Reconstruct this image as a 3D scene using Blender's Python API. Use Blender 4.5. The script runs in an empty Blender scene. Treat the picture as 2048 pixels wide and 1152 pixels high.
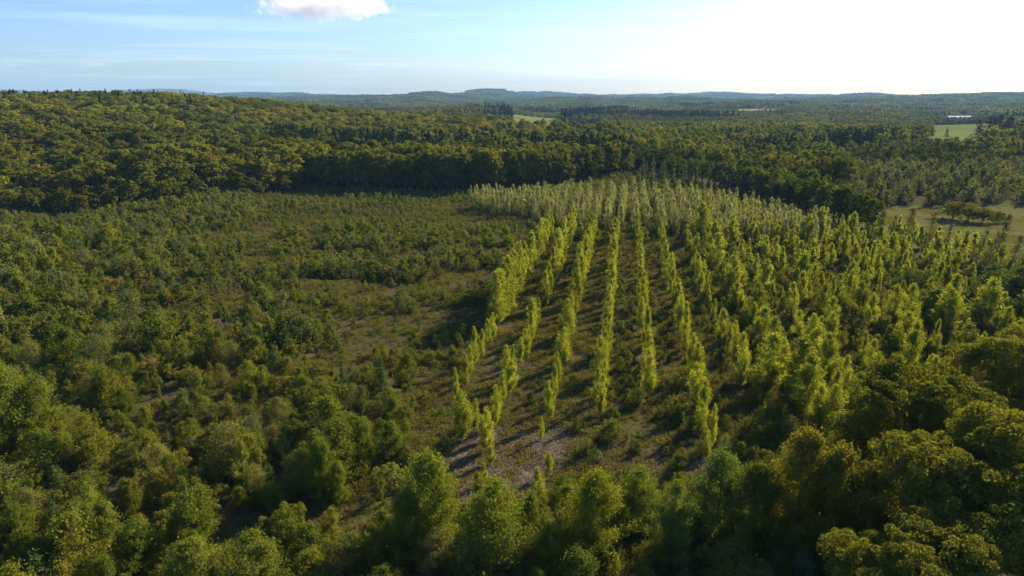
import bpy, math, random
import numpy as np
from mathutils import Vector

# ------------------------------------------------------------------ camera, sky, sun, exposure
S = bpy.context.scene
COL = S.collection
EYE, PITCH, FPX = 45.0, math.radians(15.15), 1400.0          # drone height, tilt down, focal length for a 2048 px wide frame
cam_d = bpy.data.cameras.new('camera'); cam = bpy.data.objects.new('camera', cam_d); COL.objects.link(cam)
cam.location = (0, 0, EYE); cam.rotation_euler = (math.pi/2 - PITCH, 0, 0)
cam_d.angle = 2*math.atan(1024/FPX); cam_d.clip_start = 0.5; cam_d.clip_end = 90000
S.camera = cam

SUN_AZ, SUN_EL = math.radians(45), math.radians(27)
w = bpy.data.worlds.new('World'); S.world = w; w.use_nodes = True
nt = w.node_tree; bg = nt.nodes['Background']
sky = nt.nodes.new('ShaderNodeTexSky'); sky.sky_type = 'NISHITA'; sky.sun_disc = False
sky.sun_elevation = SUN_EL; sky.sun_rotation = SUN_AZ; sky.air_density = 1.0; sky.dust_density = 0.9; sky.ozone_density = 2.0
# thin cirrus, laid on the sky by direction
tc = nt.nodes.new('ShaderNodeTexCoord')
sp = nt.nodes.new('ShaderNodeSeparateXYZ'); nt.links.new(tc.outputs['Generated'], sp.inputs[0])
def wmath(op, a, b=None, c=None):
    n = nt.nodes.new('ShaderNodeMath'); n.operation = op
    for i, v in enumerate((a, b, c)):
        if v is None: continue
        if isinstance(v, (int, float)): n.inputs[i].default_value = v
        else: nt.links.new(v, n.inputs[i])
    return n.outputs[0]
zz = wmath('ADD', wmath('MAXIMUM', sp.outputs[2], 0.0), 0.035)
px = wmath('DIVIDE', sp.outputs[0], zz); py = wmath('DIVIDE', sp.outputs[1], zz)
cb = nt.nodes.new('ShaderNodeCombineXYZ'); nt.links.new(wmath('MULTIPLY', px, 0.22), cb.inputs[0]); nt.links.new(wmath('MULTIPLY', py, 0.5), cb.inputs[1])
nz = nt.nodes.new('ShaderNodeTexNoise'); nz.inputs['Scale'].default_value = 1.1; nz.inputs['Detail'].default_value = 8; nz.inputs['Roughness'].default_value = 0.62; nz.inputs['Distortion'].default_value = 0.6
nt.links.new(cb.outputs[0], nz.inputs['Vector'])
rp = nt.nodes.new('ShaderNodeValToRGB'); rp.color_ramp.elements[0].position = 0.50; rp.color_ramp.elements[1].position = 0.78
nt.links.new(nz.outputs['Fac'], rp.inputs[0])
cirrus_f = wmath('MULTIPLY', rp.outputs[0], 0.30)
mx = nt.nodes.new('ShaderNodeMix'); mx.data_type = 'RGBA'
nt.links.new(cirrus_f, mx.inputs[0]); nt.links.new(sky.outputs[0], mx.inputs[6])
mx.inputs[7].default_value = (9.0, 9.6, 10.6, 1)
hs = nt.nodes.new('ShaderNodeHueSaturation'); hs.inputs['Hue'].default_value = 0.505; hs.inputs['Saturation'].default_value = 1.28; nt.links.new(sky.outputs[0], hs.inputs['Color']); mt_ = nt.nodes.new('ShaderNodeMix'); mt_.data_type = 'RGBA'; mt_.blend_type = 'MULTIPLY'; mt_.inputs[7].default_value = (0.76, 0.85, 1.18, 1); nt.links.new(hs.outputs[0], mt_.inputs[6]); nt.links.new(mt_.outputs[2], mx.inputs[6]); nt.links.new(wmath('MINIMUM', wmath('ADD', wmath('MULTIPLY', wmath('MAXIMUM', sp.outputs[2], 0.0), 5.0), 0.7), 1.0), mt_.inputs[0])
nt.links.new(mx.outputs[2], bg.inputs['Color'])
bg.inputs['Strength'].default_value = 0.078

sd = bpy.data.lights.new('sun', 'SUN'); sun = bpy.data.objects.new('sun', sd); COL.objects.link(sun)
sd.energy = 5.0; sd.angle = math.radians(0.53); sd.color = (1.0, 0.85, 0.60)
SUN = Vector((math.sin(SUN_AZ)*math.cos(SUN_EL), math.cos(SUN_AZ)*math.cos(SUN_EL), math.sin(SUN_EL)))
sun.rotation_euler = (-SUN).to_track_quat('-Z', 'Y').to_euler(); sun.location = (0, 0, 200)
S.view_settings.view_transform = 'Standard'; S.view_settings.look = 'None'; S.view_settings.gamma = 1
S.view_settings.exposure = 1.2
S.cycles.max_bounces = 10; S.cycles.diffuse_bounces = 3; S.cycles.transmission_bounces = 4; S.cycles.glossy_bounces = 1
S.cycles.transparent_max_bounces = 4; S.cycles.volume_bounces = 9
S.cycles.use_denoising = True

# ------------------------------------------------------------------ helpers
R = np.random.RandomState(11)
def ss(a, b, x):
    t = np.clip((np.asarray(x, float) - a)/(b - a), 0, 1); return t*t*(3 - 2*t)
_ph = np.random.RandomState(5).rand(64, 3)
def fnoise(x, y, scale, octaves=4, seed=0):
    """smooth pseudo noise, about -1..1"""
    x = np.asarray(x, float)/scale; y = np.asarray(y, float)/scale; s = 0; a = 1.0; tot = 0
    for o in range(octaves):
        for k in range(3):
            p = _ph[(seed*7 + o*3 + k) % 64]; an = p[0]*6.283; f = (0.8 + 0.5*p[2])*2**o
            s = s + a*np.sin((x*math.cos(an) + y*math.sin(an))*f*2.1 + p[1]*6.283 + 1.3*np.sin((y*math.cos(an) - x*math.sin(an))*f*1.7 + p[2]*9))
            tot += a
        a *= 0.55
    return s/tot*1.9
def T(x, y):
    """height of the land"""
    x = np.asarray(x, float); y = np.asarray(y, float); r = np.hypot(x, y) + 1e-6; az = np.degrees(np.arctan2(x, y))
    h = 25*ss(-70, -420, x)*ss(230, 560, y)*(1 - 0.9*ss(750, 1300, y))
    h = h + 7*ss(560, 800, y)*(1 - ss(850, 1150, y))*ss(150, -100, x)
    h = h + 0.35*fnoise(x, y, 22, 3, 1)*(1 - ss(300, 600, r))
    h = h + 17*ss(900, 2000, r)*fnoise(x, y, 480, 3, 2) - 8*ss(850, 1300, r)*(1 - ss(2200, 3500, r))
    h = h + 22*ss(1900, 6500, r) + 27*ss(2500, 6000, r)*fnoise(x, y, 1700, 3, 3)
    def hill(a, wa, rr, wr, z): return z*np.exp(-((az - a)/wa)**2)*np.exp(-((r - rr)/wr)**2)
    h = h + hill(-38, 4.5, 15000, 2600, 125) + hill(-25.5, 3.6, 14500, 2200, 110) + hill(-32, 9, 14000, 3000, 50)
    h = h + hill(-9, 7, 7500, 1700, 42) + hill(-18, 6, 9500, 1700, 62) + hill(-2.2, 2.4, 9000, 1400, 78) + hill(3, 3.5, 11000, 1800, 70)
    h = h + hill(24, 6, 9500, 2000, 46) + hill(36, 8, 7000, 1500, 34) + hill(14, 7, 13000, 3000, 70)
    h = h + 18*ss(9000, 16000, r)
    return h
sP, cP = math.sin(PITCH), math.cos(PITCH)
def uv(x, y, z=0.0):
    """photo pixel (2048 wide) that a point falls on; used for planning where regions lie on the land"""
    d = y*cP - (z - EYE)*sP; up = y*sP + (z - EYE)*cP
    d = np.maximum(d, 1e-3)
    return 1024 + FPX*x/d, 576 - FPX*up/d, d
def G(u, v, z=0.0):
    """point of the level land under a photo pixel"""
    a, b = (u - 1024)/FPX, (576 - v)/FPX
    dy, dz = cP + b*sP, -sP + b*cP
    t = (z - EYE)/dz
    return a*t, dy*t
def setp(o, label=None, cat=None, group=None, kind=None):
    if label: o['label'] = label
    if cat: o['category'] = cat
    if group: o['group'] = group
    if kind: o['kind'] = kind
    return o
def mesh(name, V, F, mats, mi=None, smooth=False):
    """mesh from vertex array and face arrays (a list of (n,k) int arrays)"""
    me = bpy.data.meshes.new(name)
    V = np.asarray(V, np.float32).reshape(-1, 3)
    F = [np.asarray(f, np.int32) for f in (F if isinstance(F, list) else [F]) if len(f)]
    me.vertices.add(len(V)); me.vertices.foreach_set('co', V.ravel())
    loops = np.concatenate([f.ravel() for f in F]); tot = np.concatenate([np.full(len(f), f.shape[1], np.int32) for f in F])
    st = np.concatenate([[0], np.cumsum(tot)[:-1]]).astype(np.int32)
    me.loops.add(len(loops)); me.loops.foreach_set('vertex_index', loops.astype(np.int32))
    me.polygons.add(len(tot)); me.polygons.foreach_set('loop_start', st)
    for m in mats: me.materials.append(m)
    if mi is not None: me.polygons.foreach_set('material_index', np.asarray(mi, np.int32))
    if smooth: me.polygons.foreach_set('use_smooth', np.ones(len(tot), bool))
    me.update(calc_edges=True); return me
def link(name, me, parent=None):
    o = bpy.data.objects.new(name, me); COL.objects.link(o)
    if parent: o.parent = parent
    return o

# ------------------------------------------------------------------ materials
def new_mat(name):
    m = bpy.data.materials.new(name); m.use_nodes = True; t = m.node_tree
    for n in list(t.nodes): t.nodes.remove(n)
    return m, t, t.nodes.new('ShaderNodeOutputMaterial')
def leaf_mat(name, c1, c2, trans=0.45, tcol=(1.25, 1.2, 0.45), rust=None, gloss=0.0, patch=0):
    """two leaf colours: mixed by tree (Object Info random) and by leaf; obj.color tints a tree"""
    m, t, out = new_mat(name); N, L = t.nodes, t.links
    oi = N.new('ShaderNodeObjectInfo'); ge = N.new('ShaderNodeNewGeometry')
    a = N.new('ShaderNodeMath'); a.operation = 'MULTIPLY_ADD'; L.new(ge.outputs['Random Per Island'], a.inputs[0]); a.inputs[1].default_value = 0.5
    b = N.new('ShaderNodeMath'); b.operation = 'MULTIPLY'; L.new(oi.outputs['Random'], b.inputs[0]); b.inputs[1].default_value = 0.6
    L.new(b.outputs[0], a.inputs[2])
    mix = N.new('ShaderNodeMix'); mix.data_type = 'RGBA'; L.new(a.outputs[0], mix.inputs[0])
    mix.inputs[6].default_value = (*c1, 1); mix.inputs[7].default_value = (*c2, 1)
    col = mix.outputs[2]
    if rust:                                                    # a few trees of the kind have turned
        g = N.new('ShaderNodeMath'); g.operation = 'GREATER_THAN'; g.inputs[1].default_value = rust[1]
        fr = N.new('ShaderNodeMath'); fr.operation = 'MULTIPLY'; fr.inputs[1].default_value = 7.31; L.new(oi.outputs['Random'], fr.inputs[0])
        f2 = N.new('ShaderNodeMath'); f2.operation = 'FRACT'; L.new(fr.outputs[0], f2.inputs[0]); L.new(f2.outputs[0], g.inputs[0])
        g2 = N.new('ShaderNodeMath'); g2.operation = 'MULTIPLY'; g2.inputs[1].default_value = 0.75; L.new(g.outputs[0], g2.inputs[0])
        m3 = N.new('ShaderNodeMix'); m3.data_type = 'RGBA'; L.new(g2.outputs[0], m3.inputs[0]); L.new(col, m3.inputs[6]); m3.inputs[7].default_value = (*rust[0], 1)
        col = m3.outputs[2]
    if patch:                                                   # stands of one species are lighter or darker than the next
        pn = N.new('ShaderNodeTexNoise'); pn.inputs['Scale'].default_value = 1/patch; pn.inputs['Detail'].default_value = 3; L.new(ge.outputs['Position'], pn.inputs['Vector'])
        pr_ = N.new('ShaderNodeMapRange'); pr_.inputs[1].default_value = .38; pr_.inputs[2].default_value = .62; L.new(pn.outputs['Fac'], pr_.inputs[0])
        pm = N.new('ShaderNodeMix'); pm.data_type = 'RGBA'; L.new(pr_.outputs[0], pm.inputs[0]); pm.inputs[6].default_value = (.62, .68, .72, 1); pm.inputs[7].default_value = (1.3, 1.25, 1.1, 1)
        pq = N.new('ShaderNodeMix'); pq.data_type = 'RGBA'; pq.blend_type = 'MULTIPLY'; pq.inputs[0].default_value = 1; L.new(col, pq.inputs[6]); L.new(pm.outputs[2], pq.inputs[7]); col = pq.outputs[2]
    mu = N.new('ShaderNodeMix'); mu.data_type = 'RGBA'; mu.blend_type = 'MULTIPLY'; mu.inputs[0].default_value = 1
    L.new(col, mu.inputs[6]); L.new(oi.outputs['Color'], mu.inputs[7]); col = mu.outputs[2]
    tm = N.new('ShaderNodeMix'); tm.data_type = 'RGBA'; tm.blend_type = 'MULTIPLY'; tm.inputs[0].default_value = 1
    L.new(col, tm.inputs[6]); tm.inputs[7].default_value = (*tcol, 1)
    d = N.new('ShaderNodeBsdfDiffuse'); L.new(col, d.inputs[0])
    tr = N.new('ShaderNodeBsdfTranslucent'); L.new(tm.outputs[2], tr.inputs[0])
    s1 = N.new('ShaderNodeMixShader'); s1.inputs[0].default_value = trans; L.new(d.outputs[0], s1.inputs[1]); L.new(tr.outputs[0], s1.inputs[2])
    if not gloss: L.new(s1.outputs[0], out.inputs[0]); return m
    gl = N.new('ShaderNodeBsdfGlossy'); gl.inputs['Roughness'].default_value = 0.5; gl.inputs[0].default_value = (0.8, 0.85, 0.8, 1)
    s2 = N.new('ShaderNodeMixShader'); s2.inputs[0].default_value = gloss; L.new(s1.outputs[0], s2.inputs[1]); L.new(gl.outputs[0], s2.inputs[2])
    L.new(s2.outputs[0], out.inputs[0]); return m
def noise_mat(name, c1, c2, scale, c3=None, scale3=1.0, bump=0.0, rough=0.95, r=(0.4, 0.6), r3=(0.5, 0.62)):
    m, t, out = new_mat(name); N, L = t.nodes, t.links
    g = N.new('ShaderNodeNewGeometry'); n = N.new('ShaderNodeTexNoise'); n.inputs['Scale'].default_value = scale; n.inputs['Detail'].default_value = 6
    L.new(g.outputs['Position'], n.inputs['Vector'])
    rmp = N.new('ShaderNodeMapRange'); rmp.inputs[1].default_value = r[0]; rmp.inputs[2].default_value = r[1]; L.new(n.outputs['Fac'], rmp.inputs[0])
    mix = N.new('ShaderNodeMix'); mix.data_type = 'RGBA'; L.new(rmp.outputs[0], mix.inputs[0]); mix.inputs[6].default_value = (*c1, 1); mix.inputs[7].default_value = (*c2, 1)
    col = mix.outputs[2]
    if c3:
        n3 = N.new('ShaderNodeTexNoise'); n3.inputs['Scale'].default_value = scale3; n3.inputs['Detail'].default_value = 5; L.new(g.outputs['Position'], n3.inputs['Vector'])
        r_ = N.new('ShaderNodeMapRange'); r_.inputs[1].default_value = r3[0]; r_.inputs[2].default_value = r3[1]; L.new(n3.outputs['Fac'], r_.inputs[0])
        m3 = N.new('ShaderNodeMix'); m3.data_type = 'RGBA'; L.new(r_.outputs[0], m3.inputs[0]); L.new(col, m3.inputs[6]); m3.inputs[7].default_value = (*c3, 1); col = m3.outputs[2]
    b = N.new('ShaderNodeBsdfDiffuse'); L.new(col, b.inputs[0])
    if bump:
        bp = N.new('ShaderNodeBump'); bp.inputs['Strength'].default_value = 0.8; bp.inputs['Distance'].default_value = bump; L.new(n.outputs['Fac'], bp.inputs['Height']); L.new(bp.outputs[0], b.inputs['Normal'])
    L.new(b.outputs[0], out.inputs[0]); return m

M_OAK   = leaf_mat('oak_leaves', (0.110, 0.132, 0.024), (0.210, 0.218, 0.038), 0.4, patch=55)
M_BROAD = leaf_mat('broad_leaves', (0.108, 0.134, 0.024), (0.215, 0.228, 0.038), 0.4, patch=60)
M_NOAK  = leaf_mat('near_oak_leaves', (0.120, 0.132, 0.020), (0.210, 0.210, 0.030), 0.42)
M_LIME  = leaf_mat('lime_leaves', (0.225, 0.255, 0.032), (0.335, 0.345, 0.046), 0.55, tcol=(1.15, 1.15, 0.45), gloss=0.0)
M_SILV  = leaf_mat('silvery_leaves', (0.240, 0.255, 0.080), (0.350, 0.350, 0.120), 0.42, tcol=(1.1, 1.1, 0.55), gloss=0.01)
M_COLP  = leaf_mat('blue_green_leaves', (0.085, 0.135, 0.055), (0.125, 0.170, 0.070), 0.3)
M_SPR   = leaf_mat('spruce_needles', (0.020, 0.036, 0.014), (0.036, 0.055, 0.018), 0.1)
M_YSPR  = leaf_mat('young_spruce_needles', (0.045, 0.085, 0.026), (0.075, 0.115, 0.034), 0.2)
M_RUST  = leaf_mat('rusty_needles', (0.085, 0.040, 0.020), (0.120, 0.055, 0.025), 0.15)
M_BIRCH = leaf_mat('birch_leaves', (0.125, 0.152, 0.028), (0.205, 0.222, 0.040), 0.42)
M_HORN  = leaf_mat('hornbeam_leaves', (0.100, 0.132, 0.022), (0.185, 0.208, 0.034), 0.42)
M_BUSH  = leaf_mat('bush_leaves', (0.120, 0.135, 0.028), (0.205, 0.208, 0.045), 0.38)
M_WILL  = leaf_mat('willow_leaves', (0.115, 0.132, 0.045), (0.175, 0.188, 0.068), 0.35)
M_UNDER = leaf_mat('undergrowth_leaves', (0.105, 0.120, 0.024), (0.210, 0.200, 0.050), 0.35, rust=((0.15, 0.10, 0.05), 0.68))
M_GRASS = leaf_mat('grass_blades', (0.120, 0.120, 0.034), (0.200, 0.165, 0.070), 0.4)
M_BARK  = noise_mat('bark', (0.06, 0.048, 0.035), (0.13, 0.11, 0.085), 6)
M_PBARK = noise_mat('pale_bark', (0.16, 0.15, 0.12), (0.30, 0.28, 0.24), 4)
M_DEAD  = noise_mat('dead_wood', (0.15, 0.115, 0.075), (0.27, 0.215, 0.15), 5)

# ------------------------------------------------------------------ plant parts
def unit(v): return v/np.maximum(np.linalg.norm(v, axis=1, keepdims=True), 1e-9)
def leaves(C, N, size, rng, aspect=0.65):
    """leaf or leaf-spray rhombs at centres C facing N"""
    n = len(C); N = unit(N); a = unit(np.cross(N, rng.normal(size=(n, 3)))); b = np.cross(N, a)
    s = (size*(0.6 + 0.8*rng.rand(n)))[:, None]/2
    V = np.stack([C + a*s, C + b*s*aspect, C - a*s, C - b*s*aspect], 1).reshape(-1, 3)
    return V, np.arange(4*n).reshape(-1, 4)
def tube(P, rad, k=6):
    P = np.asarray(P, float); n = len(P); ang = np.linspace(0, 2*math.pi, k, endpoint=False)
    d = np.gradient(P, axis=0); d = unit(d); ref = np.array([0.3, 0.95, 0.1]); a = unit(np.cross(d, ref)); b = np.cross(d, a)
    rad = np.asarray(rad, float)[:, None, None]
    V = P[:, None, :] + rad*(np.cos(ang)[None, :, None]*a[:, None, :] + np.sin(ang)[None, :, None]*b[:, None, :])
    i = np.arange(n-1)[:, None]*k; j = np.arange(k)[None, :]; j2 = (j + 1) % k
    F = np.stack([i + j, i + j2, i + k + j2, i + k + j], -1).reshape(-1, 4)
    return V.reshape(-1, 3), F
def join(parts):
    V, F, o = [], [], 0
    for v, f in parts: V.append(v); F.append(f + o); o += len(v)
    return np.concatenate(V), np.concatenate(F)
def woody(h, r0, rng, limbs, k=6, lean=0.03, top=0.92):
    t = np.linspace(0, top, 7); wob = np.cumsum(rng.normal(size=(7, 2))*lean*h*0.25, axis=0); wob[0] = 0
    P = np.column_stack([wob, t*h]); P[0, 2] = -0.4
    parts = [tube(P, r0*(1 - t)**0.8 + 0.015, k)]
    for st, tip, r in limbs:
        st, tip = np.asarray(st, float), np.asarray(tip, float)
        mid = (st + tip)/2 + np.array([0, 0, 0.08])*np.linalg.norm(tip - st)
        parts.append(tube(np.array([st, mid, tip]), [r, r*0.6, r*0.15], 4))
    return join(parts)

def g_spray(rng, h, wd, nb, nl, size, base=0.1, ang=0.55, shape=0.75, r0=0.1, lean=0.02, nlimb=12, stems=1, topw=0.5, spread=0.10):
    """tree of ascending branches: poplar, birch, sapling. base: height where leaves start, ang: upward pull, topw: where it is widest"""
    C, N, limbs = [], [], []
    for i in range(nb):
        t = base + (1 - base)*rng.rand()**0.85*0.97; tt = (t - base)/(1 - base)
        env = (np.sin(math.pi*min(0.999, (0.06 + 0.94*tt)**topw)))**shape
        wr = wd*0.5*env*(0.65 + 0.5*rng.rand())
        az = rng.rand()*6.283
        rise = wr*ang*(1.5 + rng.rand())
        zt = min(t*h, h*(0.97 + 0.05*rng.rand())); z0 = max(base*h*0.6, zt - rise)
        s0 = np.array([0, 0, z0])
        if stems > 1: q = 6.283*(i % stems)/stems; s0 = np.array([math.cos(q)*wd*0.16*z0/h, math.sin(q)*wd*0.16*z0/h, z0])
        tip = np.array([math.cos(az)*wr, math.sin(az)*wr, zt])
        m = max(3, int(nl/nb*(0.5 + env)))
        s = 0.25 + 0.78*rng.rand(m)**0.8
        p = s0 + (tip - s0)*s[:, None] + rng.normal(size=(m, 3))*(spread*wd*(0.35 + 0.65*s))[:, None]*np.array([1, 1, 0.9])
        out = p - np.array([0, 0, zt*0.6 + 0.2*h]); out[:, 2] *= 0.5
        C.append(p); N.append(unit(out) + rng.normal(size=(m, 3))*0.75)
        if i < nlimb: limbs.append((s0, tip*0.95, r0*0.35*(1 - 0.7*t)))
    # the leading shoot
    m = max(4, int(nl*0.02)); s = rng.rand(m)
    C.append(np.column_stack([rng.normal(size=m)*wd*0.05, rng.normal(size=m)*wd*0.05, h*(0.88 + 0.13*s)])); N.append(rng.normal(size=(m, 3)))
    C = np.concatenate(C); N = np.concatenate(N); C[:, 2] = np.maximum(C[:, 2], 0.12)
    return leaves(C, N, size, rng), woody(h, r0, rng, limbs, 6, lean)
def g_blob(rng, h, wd, nb, nl, size, base=0.35, rb=(0.13, 0.22), r0=0.3, nlimb=10, flat=0.8, dome=1.0, lean=0.03, sub=0, al=0.42):
    """broad crown of many rounded leaf clumps: oak, beech, bush; sub: each clump is itself made of smaller ones"""
    limbs, C, N = [], [], []; ch = h*(1 - base); cz = h*base + ch*0.42
    th = rng.rand(nb)*6.283; u = rng.rand(nb)
    zc = np.sin((u*1.45 - 0.42)*1.35); zc = np.clip(zc, -0.85, 1)*dome
    rr = np.sqrt(np.clip(1 - np.minimum(np.abs(zc), 0.98)**2, 0, 1))
    k = (0.66 + 0.36*rng.rand(nb)**0.5)
    prof = 1 + 0.22*np.sin(th*2 + rng.rand()*6) + 0.14*np.sin(th*3 + rng.rand()*6)
    bc = np.column_stack([np.cos(th)*rr*k*prof*wd*0.42, np.sin(th)*rr*k*prof*wd*0.42, cz + np.where(zc > 0, zc*ch*0.47, zc*ch*0.42)*k])
    br = wd*(rb[0] + (rb[1] - rb[0])*rng.rand(nb)**1.5)
    for i in range(min(nb, nlimb)):
        limbs.append((np.array([0, 0, h*(base*0.6 + 0.25*rng.rand())]), bc[i].copy(), r0*0.3))
    if sub:
        d = unit(rng.normal(size=(nb*sub, 3)) + np.array([0, 0, 0.55])); B = np.repeat(br, sub)
        bc = np.repeat(bc, sub, 0) + d*(B*(.7 + .5*rng.rand(nb*sub)))[:, None]*np.array([1, 1, flat]); br = B*rng.uniform(.26, .46, nb*sub)
    m = np.maximum(5, (nl*br**2/np.sum(br**2)).astype(int)); I = np.repeat(np.arange(len(bc)), m); n = len(I)
    d = unit(rng.normal(size=(n, 3)) + np.array([0, 0, 0.6])); rad = br[I]*(0.62 + 0.45*rng.rand(n)**0.5)
    C = bc[I] + d*rad[:, None]*np.array([1, 1, flat]); N = d + rng.normal(size=(n, 3))*al
    C[:, 2] = np.maximum(C[:, 2], 0.12)
    return leaves(C, N, size, rng), woody(h, r0, rng, limbs, 7, lean, 0.75)
def g_cone(rng, h, wd, nw, nbr, per, size, base=0.08, r0=0.16, droop=0.25, irr=0.2):
    """conifer: whorls of drooping boughs"""
    C, N = [], []; limbs = []
    for i in range(nw):
        t = base + (1 - base)*(i + rng.rand()*0.7)/nw; wr0 = wd*0.5*(1 - t)**0.8/(1 - base)**0.8 + 0.03*wd
        for j in range(nbr):
            az = rng.rand()*6.283; wr = wr0*(1 - irr + 2*irr*rng.rand()); m = max(2, int(per*(0.3 + wr/(wd*0.5))))
            s = 0.12 + 0.9*rng.rand(m)
            p = np.column_stack([np.cos(az)*wr*s, np.sin(az)*wr*s, t*h - droop*wr*s**1.4 + 0.1*wr*s**3]) + rng.normal(size=(m, 3))*np.array([0.07, 0.07, 0.035])*wd*(0.3 + 0.5*s[:, None])
            C.append(p); N.append(np.column_stack([np.cos(az)*np.ones(m)*0.5, np.sin(az)*np.ones(m)*0.5, np.ones(m)]) + rng.normal(size=(m, 3))*0.5)
    m = 8; C.append(np.column_stack([rng.normal(size=(m, 2))*0.01*wd, h*(0.93 + 0.08*rng.rand(m))])); N.append(rng.normal(size=(m, 3)))
    C = np.concatenate(C); C[:, 2] = np.maximum(C[:, 2], 0.1)
    return leaves(C, np.concatenate(N), size, rng, 0.55), woody(h, r0, rng, limbs, 6, 0.008, 0.97)

# kind: (nominal height, crown width, builder(rng, lod), leaf material, bark); lod 0 near, 1 middle, 2 far
def q(l, a, b, c): return (a, b, c)[l]
KIND = {
 'young_poplar':   (8, 2.7, lambda r, l: g_spray(r, 8, 2.7*r.uniform(.8, 1.15), q(l, 60, 48, 30), q(l, 6500, 3200, 900), q(l, .165, .235, .42), r.uniform(.1, .2), 1.0, .6, .07, nlimb=q(l, 20, 8, 0), topw=r.uniform(.5, .75), spread=.075), M_LIME, M_PBARK),
 'silver_poplar':  (9.5, 3.4, lambda r, l: g_spray(r, 9.5, 3.0*r.uniform(.8, 1.1), q(l, 50, 44, 30), q(l, 3000, 2000, 1100), q(l, .2, .27, .36), .02, 2.2, .7, .07, nlimb=q(l, 10, 6, 0), topw=.42, spread=.07), M_SILV, M_PBARK),
 'columnar_poplar':(15, 3.6, lambda r, l: g_spray(r, 15, 3.4, q(l, 80, 60, 34), q(l, 3000, 1500, 600), q(l, .3, .45, .75), .08, 1.5, .5, .12, nlimb=q(l, 10, 6, 0), topw=.8, spread=.09), M_COLP, M_BARK),
 'oak_tree':       (20, 15, lambda r, l: g_blob(r, 20, 15*r.uniform(.9, 1.1), q(l, 30, 26, 26), q(l, 26000, 7500, 2000), q(l, .36, .58, 1.0), .25, (.11, .18), .4, q(l, 18, 10, 4), sub=q(l, 9, 7, 0)), M_OAK, M_BARK),
 'edge_tree':      (20, 10, lambda r, l: g_blob(r, 20, 10*r.uniform(.9, 1.1), q(l, 34, 30, 30), q(l, 20000, 7000, 1900), q(l, .34, .55, .95), .03, (.12, .2), .35, q(l, 14, 8, 3), sub=q(l, 9, 7, 0)), M_BROAD, M_BARK),
 'broadleaf_tree': (15, 9, lambda r, l: g_blob(r, 15, 9*r.uniform(.85, 1.1), q(l, 28, 24, 24), q(l, 15000, 5000, 1300), q(l, .32, .5, .9), .03, (.12, .2), .3, q(l, 12, 6, 2), sub=q(l, 9, 7, 0)), M_BROAD, M_BARK),
 'spruce_tree':    (22, 7, lambda r, l: g_cone(r, 22, 7, q(l, 34, 26, 16), q(l, 12, 9, 7), q(l, 20, 10, 6), q(l, .5, .85, 1.4)), M_SPR, M_BARK),
 'rusty_conifer':  (21, 11, lambda r, l: g_cone(r, 21, 11, q(l, 30, 24, 16), q(l, 12, 9, 7), q(l, 20, 10, 7), q(l, .5, .9, 1.6), irr=.35), M_RUST, M_BARK),
 'young_spruce':   (4.5, 2.6, lambda r, l: g_cone(r, 4.5, 2.6, q(l, 22, 16, 9), q(l, 10, 8, 6), q(l, 12, 6, 4), q(l, .16, .28, .5), base=.03, r0=.06, droop=.1, irr=.3), M_YSPR, M_BARK),
 'young_birch':    (7, 3.4, lambda r, l: g_spray(r, 7, 3.2*r.uniform(.8, 1.15), q(l, 44, 34, 22), q(l, 5200, 1900, 480), q(l, .16, .28, .52), .05, .8, .6, .06, nlimb=q(l, 22, 8, 0), topw=.5, spread=.06), M_BIRCH, M_PBARK),
 'young_hornbeam': (5.5, 4.2, lambda r, l: g_spray(r, 5.5, 4.2*r.uniform(.85, 1.15), q(l, 52, 38, 24), q(l, 6400, 2200, 520), q(l, .17, .3, .54), .02, .55, .5, .06, nlimb=q(l, 18, 8, 0), stems=3, topw=.45, spread=.06), M_HORN, M_BARK),
 'round_bush':     (3.2, 4.0, lambda r, l: g_blob(r, 3.2, 4.0*r.uniform(.85, 1.2), q(l, 18, 14, 16), q(l, 5600, 1900, 420), q(l, .14, .25, .5), .02, (.14, .24), .06, q(l, 10, 4, 0), .9, sub=q(l, 8, 6, 0)), M_BUSH, M_BARK),
 'willow_shrub':   (5, 4.6, lambda r, l: g_spray(r, 5, 4.6*r.uniform(.85, 1.1), q(l, 60, 44, 30), q(l, 6000, 2200, 640), q(l, .14, .25, .45), .0, 1.0, .45, .06, nlimb=q(l, 26, 12, 4), stems=5, topw=.42, spread=.055), M_WILL, M_BARK),
 'tall_shrub':     (11, 7, lambda r, l: g_spray(r, 11, 7*r.uniform(.9, 1.1), q(l, 90, 60, 40), q(l, 19000, 5000, 1200), q(l, .2, .36, .7), .05, .75, .5, .14, nlimb=q(l, 40, 16, 4), stems=3, topw=.55, spread=.05), M_HORN, M_BARK),
 'thicket_bush':   (6, 8.5, lambda r, l: g_blob(r, 6, 8.5*r.uniform(.9, 1.1), 22, 5200, q(l, .3, .34, .5), .0, (.15, .24), .15, 8, .85, sub=7), M_BUSH, M_BARK),
 'bent_tree':      (12, 5, lambda r, l: g_spray(r, 12, 4.6, q(l, 60, 50, 40), q(l, 2200, 1200, 700), q(l, .22, .34, .5), .1, 1.0, .7, .1, nlimb=q(l, 30, 26, 20), stems=3, topw=.42, spread=.07), M_WILL, M_BARK),
 'big_oak':        (18, 19, lambda r, l: g_blob(r, 18, 19, 85, 90000, .25, .15, (.06, .13), .5, 60, .75, dome=.95, sub=14, al=.6), M_NOAK, M_BARK),
}
_proto = {}
NVAR = {'young_poplar': 11, 'young_hornbeam': 9, 'silver_poplar': 8, 'edge_tree': 8, 'oak_tree': 8, 'big_oak': 2, 'rusty_conifer': 2, 'bent_tree': 3}
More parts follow.
